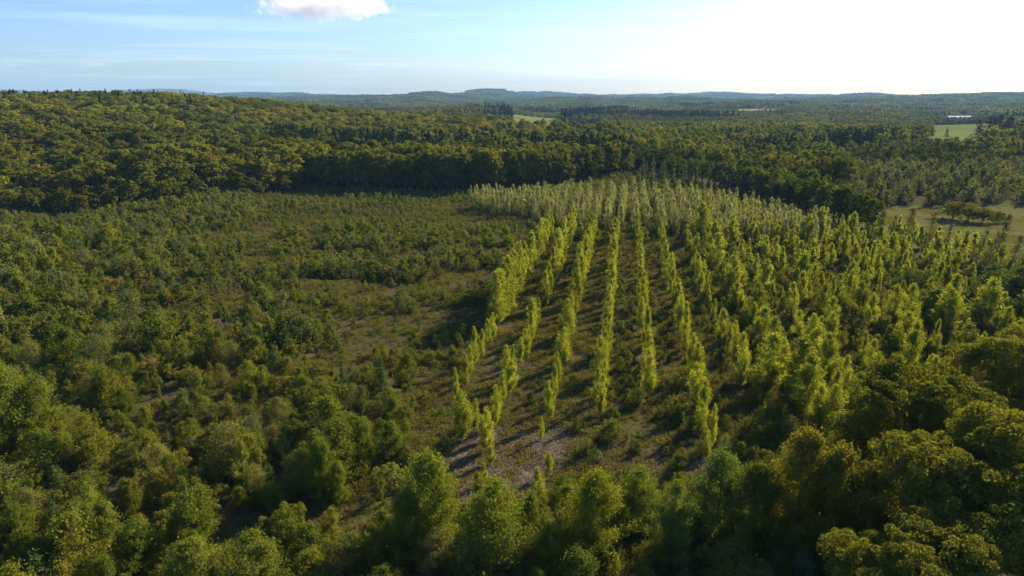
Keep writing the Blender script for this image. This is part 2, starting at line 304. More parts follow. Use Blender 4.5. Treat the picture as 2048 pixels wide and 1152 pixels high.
def proto(kind, lod):
    key = (kind, lod)
    if key not in _proto:
        h, wd, b, lm, bm = KIND[kind]; out = []
        for i in range(NVAR.get(kind, 6 if lod < 2 else 5)):
            rng = np.random.RandomState(abs(hash_(kind)) % 9999 + lod*77 + i*13)
            (cv, cf), (tv, tf) = b(rng, lod)
            cm = mesh('crown', cv, cf, [lm]); tm = mesh('trunk', tv, tf, [bm])
            jm = mesh(kind, np.concatenate([cv, tv]), [cf, tf + len(cv)], [lm, bm], np.r_[np.zeros(len(cf)), np.ones(len(tf))])
            out.append((cm, tm, jm))
        _proto[key] = out
    return _proto[key]
def hash_(s):
    v = 7
    for c in s: v = (v*31 + ord(c)) % 100003
    return v

# ------------------------------------------------------------------ planting plan
PLAN = []   # kind, x, y, h, lean, tint, label, category, group, forced
def plant(kind, x, y, h, label, cat, group=None, tint=(1, 1, 1), lean=(0, 0), wide=1.0, force=False, rot=None):
    PLAN.append(dict(kind=kind, x=float(x), y=float(y), h=float(h), label=label, cat=cat, group=group, tint=tint, lean=lean, wide=wide, force=force, rot=R.rand()*6.283 if rot is None else rot))
def by_pixels(kind, u, vb, vt, label, cat, **k):
    x, y = G(u, vb); a = (576 - vt)/FPX; dz = (-sP + a*cP)/(cP + a*sP)
    plant(kind, x, y, max(1.0, EYE + y*dz), label, cat, force=True, **k)
def scatter(x0, x1, y0, y1, s, keep, jit=0.45, rng=R):
    gx, gy = np.meshgrid(np.arange(x0, x1, s), np.arange(y0, y1, s*0.9)); gx = gx + (np.arange(gx.shape[0]) % 2)[:, None]*s/2
    p = np.column_stack([gx.ravel(), gy.ravel()]) + rng.uniform(-jit, jit, (gx.size, 2))*s
    return p[keep(p[:, 0], p[:, 1])]
def infr(x, y, pad=160, z=0.0):
    u, v, d = uv(x, y, z); return (u > -pad) & (u < 2048 + pad) & (v < 1152 + 420) & (y > 30)
EDGE_U = [-600, 0, 200, 400, 560, 610, 680, 920, 1110, 1240, 1290, 1480, 1700, 1780, 1900, 2060, 2600]
EDGE_V = [520, 440, 425, 402, 388, 374, 381, 390, 374, 352, 346, 392, 462, 500, 545, 625, 800]
def in_clearing(x, y):
    u, v, d = uv(x, y); return v > np.interp(u, EDGE_U, EDGE_V)
def tints(n, a=0.82, b=1.15): return R.uniform(a, b, n)

ORD = 'first second third fourth fifth sixth seventh eighth ninth tenth eleventh twelfth thirteenth fourteenth fifteenth sixteenth seventeenth eighteenth nineteenth twentieth'.split()
ORD += ['twenty-' + o for o in ORD[:9]] + ['thirtieth'] + ['thirty-' + o for o in ORD[:9]]
# --- the planted rows of lime-green poplars
SL = 0.161
NEAR_V = [800, 905, 880, 835, 800, 925, 880, 930, 870, 800, 800, 770, 745, 740, 720, 700, 690, 680]
for k in range(18):
    x0 = -4.8 + 7.35*k; yn = G(1000, NEAR_V[k])[1]; yf = 236 - 1.0*max(0, k - 8)*2 if k > 2 else 238
    y = yn; n = 0
    while y < yf:
        gap = R.rand() < (0.04 if k < 6 else 0.16)
        if not gap:
            far = ss(126, 165, y)*(1 - .35*ss(190, 235, y))
            h = 6.6 + 1.4*R.randn()*0.9 + (3.4*far if k < 3 else (1.4*far if k == 3 else -0.6*far)) - 1.0*ss(110, 85, y)
            if k >= 7 and R.rand() < 0.25: h += 2.2
            if k == 0 and y < 135: h *= 0.85
            if k == 0 and 132 < y < 166: h = 11.3 + R.rand()*1.6
            if k >= 7: h *= 1.08
            h = float(np.clip(h, 3.4, 13)); jx = R.randn()*(0.3 if k < 6 else 0.9)
            n += 1
            dk = 0.72 if (k < 3 and far > 0.3 and R.rand() < 0.6) else (0.65 if (k > 6 and R.rand() < 0.1) else 1.0)
            tv = R.uniform(0.85, 1.12)*dk
            lab = f'lime poplar, {ORD[n-1]} from the near end of the {ORD[k]} planted row from the left'
            plant('young_poplar', x0 + SL*(y - 122) + jx, y + R.randn()*0.4, h, lab, 'poplar', 'young poplars planted in rows', (tv, tv, tv*0.95), wide=(R.uniform(0.6, 0.98) if k < 7 else R.uniform(.85, 1.4))*(1.35 if k == 0 and 132 < y < 166 else 1)*(.6 if R.rand() < .08 else 1), lean=(R.randn()*.03, R.randn()*.03), force=True)
        y += (3.0 if k == 0 and 130 < y < 166 else 4.1 if k < 6 else 4.2)*R.uniform(0.7, 1.35)
by_pixels('young_poplar', 924, 887, 778, 'lone lime poplar with a bare thin stem beside the bare soil patch', 'poplar')
by_pixels('young_poplar', 952, 858, 795, 'thin sparse poplar just behind the lone lime poplar', 'poplar', wide=.7)
by_pixels('young_poplar', 980, 925, 872, 'short lime poplar on the pale cleared soil', 'poplar')
by_pixels('young_poplar', 967, 968, 922, 'small lime sapling on the near edge of the cleared soil', 'poplar')
by_pixels('young_poplar', 1097, 945, 898, 'small lime poplar at the end of the soil patch under the row', 'poplar')
by_pixels('young_poplar', 1075, 1010, 930, 'slim lime poplar above the tall central shrubs', 'poplar')
by_pixels('young_poplar', 895, 905, 876, 'small round-topped lime sapling left of the lone poplar', 'poplar')
by_pixels('young_poplar', 1612, 810, 700, 'isolated pointed lime poplar standing over a dark shadow', 'poplar')
by_pixels('young_poplar', 1655, 900, 772, 'tall bright lime poplar next to the big oak crowns', 'poplar', wide=1.2)
by_pixels('young_poplar', 1538, 790, 668, 'broad tall lime poplar rising above the crowded rows', 'poplar', wide=1.5)
# --- silvery poplar block beyond the rows
SB = [(935, 412), (1150, 404), (1262, 400), (1330, 404), (1480, 428), (1655, 482), (1650, 503), (1450, 482), (1300, 472), (1210, 462), (1120, 452), (1040, 440), (940, 424)]
SBg = [G(*p) for p in SB]
def inpoly(x, y, P):
    x = np.asarray(x, float); y = np.asarray(y, float); c = np.zeros(x.shape, bool)
    for i in range(len(P)):
        x1, y1 = P[i]; x2, y2 = P[i-1]
        c ^= ((y1 > y) != (y2 > y)) & (x < (x2 - x1)*(y - y1)/(y2 - y1 + 1e-12) + x1)
    return c
for k in range(-28, 30):
    yy = 200.0; row = -4.8 + 7.35*k*0.64
    while yy < 380:
        x = row + SL*(yy - 122) + R.randn()*(0.5 if row + SL*(yy - 122) > 25 and row + SL*(yy - 122) < 75 else 1.3)
        if inpoly(np.array([x]), np.array([yy]), SBg)[0] and R.rand() > 0.06:
            u = uv(x, yy)[0]; part = 'beyond the open scrub' if u < 1150 else ('behind the leafy central rows' if u < 1400 else 'along the dark tree line')
            tv = R.uniform(0.85, 1.15)
            plant('silver_poplar', x, yy, R.uniform(7.2, 10.6) + (1.0 if R.rand() < .12 else 0), f'pale silvery poplar in the dense block {part}', 'poplar', f'silvery poplars {part}', (tv, tv, tv), wide=R.uniform(1.0, 1.3))
        yy += 3.0*R.uniform(0.6, 1.4)
# --- shaded slender poplars past the block
for i, (u, vb, vt) in enumerate([(1292, 372, 313), (1312, 374, 316), (1334, 376, 318), (1355, 379, 316), (1378, 380, 322), (1402, 383, 330), (1428, 386, 336), (1452, 390, 344), (1475, 395, 332), (1300, 358, 322), (1345, 362, 325), (1392, 370, 326), (1440, 378, 340)]):
    x, y = G(u, vb); y *= 1.03
    plant('columnar_poplar', x, y, EYE - y*math.tan(math.atan((vt - 576)/FPX) + PITCH), f'slender blue-green poplar, {ORD[i]} of those standing before the shaded wood edge', 'poplar', 'slender poplars at the wood edge', wide=.8, force=True)
# --- foreground trees placed one by one
FG = [
 ('tall_shrub', 862, 1100, 906, 'tall pointed green tree with spreading sides left of the cleared soil', (1.25, 1.25, .9), 1.05),
 ('tall_shrub', 818, 1125, 985, 'shorter leafy tree leaning against the tall pointed tree', (1.05, 1.1, .9), 1.0),
 ('tall_shrub', 990, 1165, 957, 'broad feathery tree in front of the cleared soil', (1.15, 1.15, .85), 1.1),
 ('tall_shrub', 1098, 1165, 1038, 'rounded bright green tree beside the feathery tree', (1.1, 1.2, .85), .8),
 ('tall_shrub', 1188, 1110, 940, 'wide bushy yellow-green tree over a deep shadow', (1.35, 1.25, .8), 1.15),
 ('tall_shrub', 1275, 1060, 930, 'spreading blue-green tree beside the wide bushy tree', (1.0, 1.1, .95), 1.1),
 ('tall_shrub', 1345, 1130, 960, 'slim grey-green tree standing in shade', (.85, .95, 1.2), .8),
 ('tall_shrub', 1432, 1080, 905, 'dull grey-green rounded tree under the lime rows', (.8, .95, 1.15), 1.15),
 ('tall_shrub', 1500, 1120, 930, 'dark leafy tree between the grey-green tree and the turning tree', (.85, .85, .8), 1.1),
 ('tall_shrub', 1588, 1110, 862, 'tall orange-tinged tree turning in autumn', (1.25, .98, .8), .9),
 ('tall_shrub', 1655, 1130, 890, 'olive tree with thin brownish top beside the orange-tinged tree', (1.25, 1.0, .8), .9),
 ('tall_shrub', 1725, 1150, 930, 'dark golden tree in the shade of the big oaks', (1.3, 1.0, .8), 1.0),
 ('tall_shrub', 645, 1000, 882, 'upright bright green tree above the brown earth track', (1.15, 1.2, .9), .85),
 ('tall_shrub', 680, 1010, 925, 'low bushy tree leaning on the upright bright tree', (1.2, 1.15, .9), .8),
 ('tall_shrub', 395, 1215, 1085, 'broad low olive tree at the bottom edge of the clearing', (1.25, 1.2, 1.0), 1.5),
 ('tall_shrub', 510, 1215, 1070, 'wide grey-olive tree next to the broad low olive tree', (1.15, 1.1, 1.0), 1.4),
 ('tall_shrub', 90, 905, 748, 'tall feathery olive tree at the side of the young wood', (1.2, 1.15, .95), 1.0),
 ('tall_shrub', 20, 920, 722, 'tall dense tree touching the side of the picture', (1.1, 1.1, .9), 1.1),
 ('young_birch', 358, 1105, 1030, 'narrow golden birch among dark saplings', (1.5, 1.2, .8), .8),
 ('young_birch', 380, 1040, 965, 'slim yellow birch beside the golden birch', (1.5, 1.3, .8), .8),
 ('willow_shrub', 1600, 1175, 1110, 'whitish-green willow bush low in the shade', (1.3, 1.5, 2.0), .9),
 ('willow_shrub', 1545, 1165, 1100, 'dull rounded willow bush in front of the dark trees', (1, 1, .9), 1.1),
 ('willow_shrub', 1460, 1170, 1085, 'brown-green willow bush at the foot of the shaded trees', (1, .95, .8), 1.2),
 ('willow_shrub', 1196, 925, 900, 'pale grey willow bush behind the wide bushy tree', (1.2, 1.3, 1.5), .9),
 ('willow_shrub', 1450, 905, 868, 'silvery grey-green bush among the lime rows', (1.3, 1.5, 1.7), .9),
 ('round_bush', 1222, 885, 845, 'smooth rounded olive bush at the end of the fourth row', (1.2, 1.2, .9), 1.1),
 ('round_bush', 1272, 812, 783, 'ball-shaped yellowish bush between two poplar rows', (1.4, 1.35, .9), .9),
 ('round_bush', 790, 975, 935, 'low dome-shaped green bush above a black shadow', (1.1, 1.25, .9), 1.4),
 ('round_bush', 778, 925, 887, 'dark rounded bush behind the dome-shaped bush', (.75, .8, .8), 1.3),
 ('round_bush', 1870, 640, 590, 'large smooth grey-olive bush right of the lime poplars', (1.1, 1.15, 1.2), 1.3),
 ('round_bush', 1960, 665, 612, 'large grey bush beyond the big oak crowns', (1.05, 1.1, 1.2), 1.2),
]
for kd, u, vb, vt, lab, ti, wi in FG:
    by_pixels(kd, u, vb, vt, lab, {'tall_shrub': 'tree', 'young_birch': 'birch'}.get(kd, 'bush'), tint=ti, wide=wi)
for u, top, hh, lab in [(1850, 722, 17, 'big golden-green oak with the widest crown above the others'), (1960, 880, 17, 'big oak with clumped crown filling the bottom corner'), (2075, 650, 17, 'big oak half cut off by the frame behind the widest oak'), (1880, 1045, 14, 'lower oak crown at the very bottom beside black shade'), (2130, 820, 19, 'big dark oak mostly outside the frame')]:
    d = PITCH + math.atan((top - 576)/FPX); y = (EYE - hh)/math.tan(d); dd = y*cP + (EYE - hh)*sP
    plant('big_oak', (u - 1024)/FPX*dd, y, hh, lab, 'oak', tint=(1, 1, 1), force=True)
# bent trees with bare tops and dark bushes by the meadow
for i, (u, vb, vt) in enumerate([(1745, 500, 420), (1775, 495, 428), (1800, 505, 412), (1850, 510, 425), (1945, 545, 455), (1975, 550, 440), (2010, 560, 470), (2035, 570, 450), (1880, 515, 440), (1985, 530, 460)]):
    by_pixels('bent_tree', u, vb, vt, f'thin dark tree bent by wind, {ORD[i]} of those by the pale meadow', 'tree', group='bent trees beside the meadow', tint=(.7, .75, .7), lean=(R.uniform(.08, .2), 0), rot=0)
for i, (u, vb, vt, wd) in enumerate([(1812, 590, 535, 1.5), (1850, 598, 545, 1.4), (1890, 590, 548, 1.2), (1980, 610, 530, 1.5), (2030, 625, 535, 1.6), (2045, 680, 580, 1.5), (2000, 585, 540, 1.3), (1925, 575, 540, 1.2)]):
    by_pixels('willow_shrub', u, vb, vt, f'big dark green willow bush, {ORD[i]} of the clump right of the poplars', 'bush', group='dark bushes right of the poplars', tint=(.6, .72, .5), wide=wd)
for i, (u, vb, vt) in enumerate([(975, 493, 455), (1010, 492, 452), (1075, 490, 458), (1160, 482, 447), (1190, 484, 452), (1225, 485, 455), (1285, 487, 455), (870, 487, 455), (930, 486, 462), (700, 478, 440), (655, 480, 445), (740, 480, 450)]):
    by_pixels('young_hornbeam', u, vb, vt, f'dense green bush, {ORD[i]} of the line before the silvery poplars', 'bush', group='dense bushes before the silvery poplars', tint=(.95, 1.05, .8), wide=1.25)

# --- regrowth on the clearing
def regrow(x, y):
    ok = in_clearing(x, y) & infr(x, y)
    ok &= ~inpoly(x, y, [(a*1.0, b) for a, b in SBg])
    return ok
BARE = [G(*p) for p in [(905, 885), (975, 850), (1100, 845), (1165, 872), (1160, 905), (1105, 955), (1040, 1000), (930, 1000), (900, 945)]]
P = scatter(-330, 300, 48, 455, 2.65, regrow)
u, v, d = uv(P[:, 0], P[:, 1])
cl = fnoise(P[:, 0], P[:, 1], 16, 3, 4); cl2 = fnoise(P[:, 0], P[:, 1], 38, 2, 9); band = fnoise(P[:, 0]*.4, P[:, 1], 10, 3, 19)
rows_l = -4.8 + SL*(P[:, 1] - 122) - 3.5; rows_r = rows_l + 7.35*6.3
for i in range(len(P)):
    x, y = P[i]; U, Vv = u[i], v[i]; n1, n2 = cl[i], cl2[i]
    if inpoly(np.array([x]), np.array([y]), BARE)[0] or abs(x - 2) < 0: continue
    inrows = rows_l[i] < x and y < 240 and y > 72
    first = inrows and x < rows_r[i]
    open_ = (U > 600 and U < 1100 and 470 < Vv < 760 and not inrows)
    if first:
        off = ((x - SL*(y - 122) + 4.8) % 7.35)
        if R.rand() > (0.08 + 0.5*ss(14, 34, x - rows_l[i]) + .2*(Vv > 780 and U > 1190)) : continue
        if off < 1 or off > 6.3: continue
        kd = R.choice(['round_bush', 'young_hornbeam', 'willow_shrub']); h = R.uniform(1.0, 2.6)
        where = 'between the leafy poplar rows'
    elif inrows:
        if R.rand() > 0.6: continue
        kd = R.choice(['round_bush', 'young_hornbeam', 'willow_shrub', 'young_birch'], p=[.35, .25, .3, .1]); h = R.uniform(1.3, 3.2) + (1.0 if U > 1450 else 0); where = 'under the crowded poplars'
        if Vv > 850: h *= 1.5
    elif U > 1230 and Vv < 960:
        if R.rand() > 0.4: continue
        kd = R.choice(['round_bush', 'willow_shrub', 'young_hornbeam']); h = R.uniform(2, 4.2); where = 'in the scrub at the end of the rows'
        if Vv > 800: h *= 1.4
    elif open_:
        if R.rand() > (0.34 if band[i] < -.05 else .95): continue
        kd = R.choice(['round_bush', 'young_hornbeam', 'young_spruce', 'willow_shrub'], p=[.5, .25, .1, .15]); h = (R.uniform(1.5, 3.4) + (1.6 if n2 > .2 else 0))*(1 if band[i] > .15 else .7); where = 'in the open heathy part of the clearing'
    elif Vv < 470:
        if R.rand() > 0.9 + 0.2*n1: continue
        hh = 2.6 + 1.3*n2 + (1.6 if U < 500 else 0)
        kd = R.choice(['round_bush', 'young_birch', 'young_hornbeam', 'willow_shrub', 'young_spruce'], p=[.25, .25, .25, .17, .08]); h = max(1.2, R.uniform(.6, 1.3)*hh); where = 'on the far side of the clearing'
    elif Vv < 720:
        if R.rand() > 0.80 + 0.45*n1: continue
        hh = 3.7 + 1.2*n2 + 1.5*ss(500, 0, U)
        pc = .2 if 150 < U < 640 else .06
        kd = R.choice(['round_bush', 'young_birch', 'young_hornbeam', 'willow_shrub', 'young_spruce'], p=[.25, .15, .48 - pc, .12, pc]); h = max(1.4, R.choice([.5, .75, 1.0, 1.2, 1.55], p=[.25, .25, .25, .15, .1])*R.uniform(.85, 1.15)*hh); where = 'in the middle of the young wood'
    else:
        dens = 0.70 + 0.38*n1 + (0.1 if U < 700 else -.1)
        if R.rand() > dens: continue
        hh = 3.75 + 1.2*n2 + 1.5*ss(300, 0, U)
        kd = R.choice(['round_bush', 'young_birch', 'young_hornbeam', 'willow_shrub', 'young_spruce'], p=[.2, .15, .46, .13, .06]); h = max(1.6, R.choice([.55, .8, 1.0, 1.15, 1.5], p=[.25, .25, .25, .15, .1])*R.uniform(.85, 1.15)*hh); where = 'in the near part of the young wood'
        if kd == 'young_spruce': where = 'in the near part of the young wood'
    if kd == 'round_bush': h = min(h*0.66, 3.8)
    if kd == 'young_spruce': h = min(h*0.95, 6.0)
    size = 'small' if h < 0.62*KIND[kd][0] else ('tall' if h > 1.05*KIND[kd][0] else 'medium')
    hue = R.randint(3); tone = [(1.18, 1.08, .8), (1.0, 1.0, .85), (.82, .86, .75)][hue]; hw = ['yellowish', 'green', 'dark'][hue]
    if R.rand() < (.05 if kd in ('round_bush', 'willow_shrub') else .02): tone, hw = [((1.28, .86, .85), 'rusty'), ((1.3, .95, 1.15), 'brownish')][R.randint(2)]
    tv = R.uniform(.85, 1.15)
    noun = {'round_bush': 'rounded bush', 'young_birch': 'young birch', 'young_hornbeam': 'leafy hornbeam sapling', 'willow_shrub': 'willow shrub', 'young_spruce': 'young spruce'}[kd]
    plant(kd, x, y, h, f'{size} {hw} {noun} {where}', noun.split()[-1] if kd != 'young_hornbeam' else 'sapling', f'{size} {hw} {noun}s {where}', tuple(c*tv for c in tone), wide=R.uniform(.8, 1.3), lean=(R.randn()*.05, R.randn()*.05))

# --- the high woods round the clearing
def wood(x, y):
    u, v, d = uv(x, y); r = np.hypot(x, y)
    a = (v <= np.interp(u, EDGE_U, EDGE_V) - 1) & infr(x, y, 260) & (r < 930)
    mead = (u > 1690) & (v > np.interp(u, [1690, 1740, 1860, 1900, 2060, 2200], [398, 410, 420, 412, 408, 400])) & (v < 640)
    return a & ~mead
hillside = lambda x, y: wood(x, y) & (uv(x, y)[0] < 600) & (y < 640)
P = np.concatenate([scatter(-620, 100, 170, 650, 12.6, hillside, 0.36), scatter(-760, 760, 170, 930, 8.6, lambda x, y: wood(x, y) & ~hillside(x, y), 0.42)])
u, v, d = uv(P[:, 0], P[:, 1]); nn = fnoise(P[:, 0], P[:, 1], 60, 3, 6); stand = fnoise(P[:, 0]*.55, P[:, 1]*1.2, 75, 2, 33); n3 = fnoise(P[:, 0], P[:, 1], 130, 2, 12)
for i in range(len(P)):
    x, y = P[i]; U, Vv, D = u[i], v[i], d[i]; r = math.hypot(x, y); n1 = nn[i]
    tv = R.uniform(.8, 1.15); warm = R.uniform(.92, 1.12)
    ti = (tv*warm, tv, tv*R.uniform(.8, 1.0)); gold = R.rand() < .04
    if gold: ti = (ti[0]*1.25, ti[1]*.98, ti[2]*1.0)
    gw = 'golden-brown ' if gold else ''
    if U < 1262 + (1 if Vv > 300 else 0)*10 - 0.4*max(0, 330 - Vv):       # the old wood on the left and centre
        if y > 770 and 1015 < U < 1200: continue
        edge = Vv > np.interp(U, EDGE_U, EDGE_V) - (16 if U < 600 else 22)
        if (430 + 25*n1 < y < 560 + 30*n1 and 540 < U < 1235) or (y > 600 + 40*n1 and U < 420 and n3[i] > -.2):
            if R.rand() < (0.85 if U > 480 else 0.4):
                plant('spruce_tree', x, y, R.uniform(17, 24)*(.8 if U > 980 and y > 500 else 1), 'dark green spruce in the conifer band of the central wood' if U > 480 else 'black-green spruce on the skyline of the left wood', 'spruce', 'spruces of the central wood' if U > 480 else 'spruces on the skyline', ti); continue
        if U > 600 and (edge or R.rand() < 0.35):
            plant('edge_tree', x, y, R.uniform(17, 23), gw + ('tall broadleaf tree in the dark wood edge facing the clearing' if edge else 'rounded broadleaf tree behind the dark wood edge'), 'tree', gw + ('trees of the dark wood edge' if edge else 'trees behind the wood edge'), ti)
        else:
            if R.rand() < 0.1: continue
            if edge and R.rand() < .5: kd, h = 'edge_tree', R.uniform(13, 19)
            else: kd, h = 'oak_tree', R.uniform(15, 23)
            if 980 < U and y > 540: h *= .72
            brown = y > 560 and U > 380
            if brown: ti = (ti[0]*1.08, ti[1]*.96, ti[2]*.9)
            where = 'at the foot of the sunlit hillside wood' if (edge and U < 600) else ('in the far brownish wood' if brown else 'on the wooded hillside')
            plant(kd, x, y, h, (gw or 'olive-green ') + ('oak with rounded crown ' if kd == 'oak_tree' else 'leafy side tree ') + where, 'oak' if kd == 'oak_tree' else 'tree', gw + ('oaks ' if kd == 'oak_tree' else 'side trees ') + where, ti, wide=R.uniform(1.15, 1.5) if U < 600 else 1.0)
    else:
        line = Vv > np.interp(U, EDGE_U, EDGE_V) - 26
        if U > 1690 and 340 < Vv <= 425:                     # grey willow scrub beyond the meadow
            kd = R.choice(['willow_shrub', 'broadleaf_tree', 'bent_tree'], p=[.5, .25, .25]); h = R.uniform(6, 11)
            plant(kd, x, y, h, gw + ('grey-green scrub willow beyond the pale meadow' if kd != 'broadleaf_tree' else 'dull broadleaf tree in the scrub beyond the meadow') if not gold else 'golden-brown scrub tree beyond the pale meadow', 'willow' if kd != 'broadleaf_tree' else 'tree', gw + 'scrub beyond the meadow', (1.25*tv, .92*tv, 1.1*tv) if gold else (.95*tv, .95*tv, 1.1*tv), wide=1.0)
            continue
        if U > 1470 and 318 < Vv <= 345 and R.rand() < .8: continue     # open strip below the far dark wood edge
        if 1290 < U < 1480 and Vv > 352: continue
        dark = (n1 > 0.45 and 1450 < U < 1800 and 285 < Vv < 318)
        if dark: plant('spruce_tree', x, y, R.uniform(13, 18), 'dark spruce in the wood beyond the silvery poplars', 'spruce', 'spruces beyond the silvery poplars', ti, wide=1.3); continue
        if 1800 < U < 1965 and 690 < y < 1400: continue
        if U > 1480 and 268 < Vv < 276 and n3[i] > -.2: continue
        if line:
            plant('edge_tree' if R.rand() < .5 else 'broadleaf_tree', x, y, R.uniform(11, 16), 'bushy dark tree in the line between the silvery poplars and the meadow', 'tree', 'trees in the line beside the silvery poplars', (ti[0]*.85, ti[1]*.92, ti[2]*.85), wide=1.1)
        else:
            tall = stand[i] > -.1; hb = (R.uniform(13, 17.5) if tall else R.uniform(6.5, 10.5))*(1 + .12*n1)
            yl = (1.3 if tall else 1.0)*(1.0 if n3[i] > -.3 else .8); yl = 1.3 if yl > 1.1 else yl
            plant('broadleaf_tree', x, y, hb, (gw.strip() or ('yellow-green' if yl > 1.1 else 'mid-green')) + ' broadleaf tree in the wide wood beyond the poplars', 'tree', (gw.strip() or ('yellow-green' if yl > 1.1 else 'mid-green')) + ' trees of the wide wood', (ti[0]*yl, ti[1]*yl, ti[2]*.85))
for U in np.arange(-60, 610, 8.0):
    x, y = G(U + R.uniform(-4, 4), float(np.interp(U, EDGE_U, EDGE_V)) - R.uniform(-3, 5)); tv = R.uniform(.85, 1.15)
    plant('edge_tree', x, y, R.uniform(6, 13), 'leafy side tree at the foot of the sunlit hillside wood', 'tree', 'side trees at the foot of the sunlit hillside wood', (tv*1.1, tv, tv*.85), wide=1.25)
# a denser front along the dark wood edge and along the line of trees beside the silvery poplars
for U in np.arange(612, 1262, 10.5):
    x, y = G(U + R.uniform(-3, 3), float(np.interp(U, EDGE_U, EDGE_V)) - R.uniform(0, 3)); tv = R.uniform(.8, 1.1)
    plant('edge_tree', x, y, R.uniform(17, 22), 'tall broadleaf tree in the dark wood edge facing the clearing', 'tree', 'trees of the dark wood edge', (tv*1.05, tv, tv*.9))
for U in np.arange(1300, 1745, 13):
    x, y = G(U, float(np.interp(U, EDGE_U, EDGE_V)) - R.uniform(2, 8)); tv = R.uniform(.75, 1.0)
    plant('broadleaf_tree', x, y, R.uniform(12, 16), 'bushy dark tree in the line between the silvery poplars and the meadow', 'tree', 'trees in the line beside the silvery poplars', (tv*.9, tv, tv*.85), wide=1.05)
for U in np.arange(1480, 2060, 15):
    x, y = G(U, float(np.interp(U, [1480, 1700, 1950, 2060], [322, 334, 340, 338])) + R.uniform(-2, 2)); tv = R.uniform(.7, 1.0)
    plant('broadleaf_tree', x, y, R.uniform(12, 15), 'dark tree in the wood edge beyond the grey scrub', 'tree', 'dark trees beyond the grey scrub', (tv, tv, tv*.8), wide=1.1)
for i, (u_, vb, vt, wd) in enumerate([(1905, 440, 408, 1.6), (1935, 443, 412, 1.6), (1965, 446, 420, 1.5), (1995, 445, 425, 1.4), (2015, 444, 430, 1.1)]):
    by_pixels('thicket_bush', u_, vb, vt, f'rounded thicket bush on the pale meadow, {ORD[i]} from its left end', 'bush', tint=(.8, .8, .75), wide=wd*.8)
for i, (u_, vb, vt) in enumerate([(1955, 279, 247), (1975, 278, 240), (1995, 278, 236), (2015, 279, 238), (2038, 280, 246), (1985, 283, 246), (2008, 283, 243)]):
    by_pixels('rusty_conifer', u_, vb, vt - 9, f'red-brown conifer, {ORD[i]} of the rusty clump on the skyline wood', 'conifer', group='rusty conifers', wide=1.35)
by_pixels('spruce_tree', 1895, 262, 241, 'lone dark conifer standing in the bright green field', 'conifer', wide=1.6)
by_pixels('edge_tree', 805, 384, 308, 'golden-brown tree standing out in the dark wood edge', 'tree', tint=(2.4, 1.5, .9), wide=.8)

# ------------------------------------------------------------------ who shows: a coarse front-to-back count over the frame
X = np.array([p['x'] for p in PLAN]); Y = np.array([p['y'] for p in PLAN]); H = np.array([p['h'] for p in PLAN]); Z = T(X, Y)
ub, vb_, D = uv(X, Y, Z); ut, vt_, _ = uv(X, Y, Z + H)
BW, BH = 768, 432; buf = np.zeros((BH, BW), bool); seen = np.zeros(len(PLAN), int); k_ = BW/2048
Wd = np.array([KIND[p['kind']][1]/KIND[p['kind']][0]*p['h']*p['wide'] for p in PLAN])
for i in np.argsort(D):
    hw = Wd[i]*0.36*FPX/D[i]
    a, b = int((ut[i] - hw)*k_), int(math.ceil((ut[i] + hw)*k_)); c, e = int(vt_[i]*k_), int(math.ceil((vt_[i] + 0.85*(vb_[i] - vt_[i]))*k_))
    a, b, c, e = max(a, 0), min(b, BW), max(c, 0), min(e, BH)
    if b <= a or e <= c: continue
    w_ = buf[c:e, a:b]; seen[i] = (~w_).sum(); w_[:] = True
print('planned', len(PLAN), 'showing', (seen > 0).sum())
from collections import Counter, defaultdict
print(Counter(p['kind'] for p in PLAN)); print(Counter(p['kind'] for p, s in zip(PLAN, seen) if s > 1))
chosen = set(); MAXK = 298
for kd in KIND:
    ids = [i for i, p in enumerate(PLAN) if p['kind'] == kd]
    ids.sort(key=lambda i: (-seen[i]))
    for n, i in enumerate(ids):
        if n < MAXK and (seen[i] > 2 or (PLAN[i]['force'] and seen[i] > 0)): chosen.add(i)

# ------------------------------------------------------------------ the land
def grid_obj(name, us, vs, fn, mat, smooth=True):
    A, B = np.meshgrid(us, vs); x, y, z = fn(A, B); n, m = A.shape
    V = np.column_stack([x.ravel(), y.ravel(), z.ravel()]); i = np.arange(n-1)[:, None]*m + np.arange(m-1)[None, :]
    F = np.stack([i, i + 1, i + m + 1, i + m], -1).reshape(-1, 4)
    return link(name, mesh(name, V, F, [mat], smooth=smooth))
M_GROUND = noise_mat('heath_soil', (0.080, 0.060, 0.036), (0.058, 0.062, 0.022), 0.22, c3=(0.12, 0.088, 0.058), scale3=0.9, bump=0.12, r=(.42, .56), r3=(.58, .75))
ang = np.radians(np.concatenate([np.arange(-180, -48, 4), np.arange(-48, 48, 0.3), np.arange(48, 180.1, 4)]))
rad = np.concatenate([[0.5], np.geomspace(12, 60000, 420)])
grid_obj('ground', ang, rad, lambda a, r: (np.sin(a)*r, np.cos(a)*r, T(np.sin(a)*r, np.cos(a)*r)), M_GROUND)['kind'] = 'structure'
def field(name, pts, mat, lift=0.05, n=26):
    """a patch of land draped over the ground; pts are four corners"""
    p = np.array(pts, float)
    def fn(a, b):
        x = (1-a)*(1-b)*p[0, 0] + a*(1-b)*p[1, 0] + a*b*p[2, 0] + (1-a)*b*p[3, 0]; y = (1-a)*(1-b)*p[0, 1] + a*(1-b)*p[1, 1] + a*b*p[2, 1] + (1-a)*b*p[3, 1]
        return x, y, T(x, y) + lift
    o = grid_obj(name, np.linspace(0, 1, n), np.linspace(0, 1, n), fn, mat); o['kind'] = 'structure'; return o
M_MEAD = noise_mat('meadow_turf', (0.088, 0.095, 0.030), (0.125, 0.115, 0.044), 0.35, c3=(0.095, 0.105, 0.032), scale3=0.06, r=(.3, .7), r3=(.35, .7))
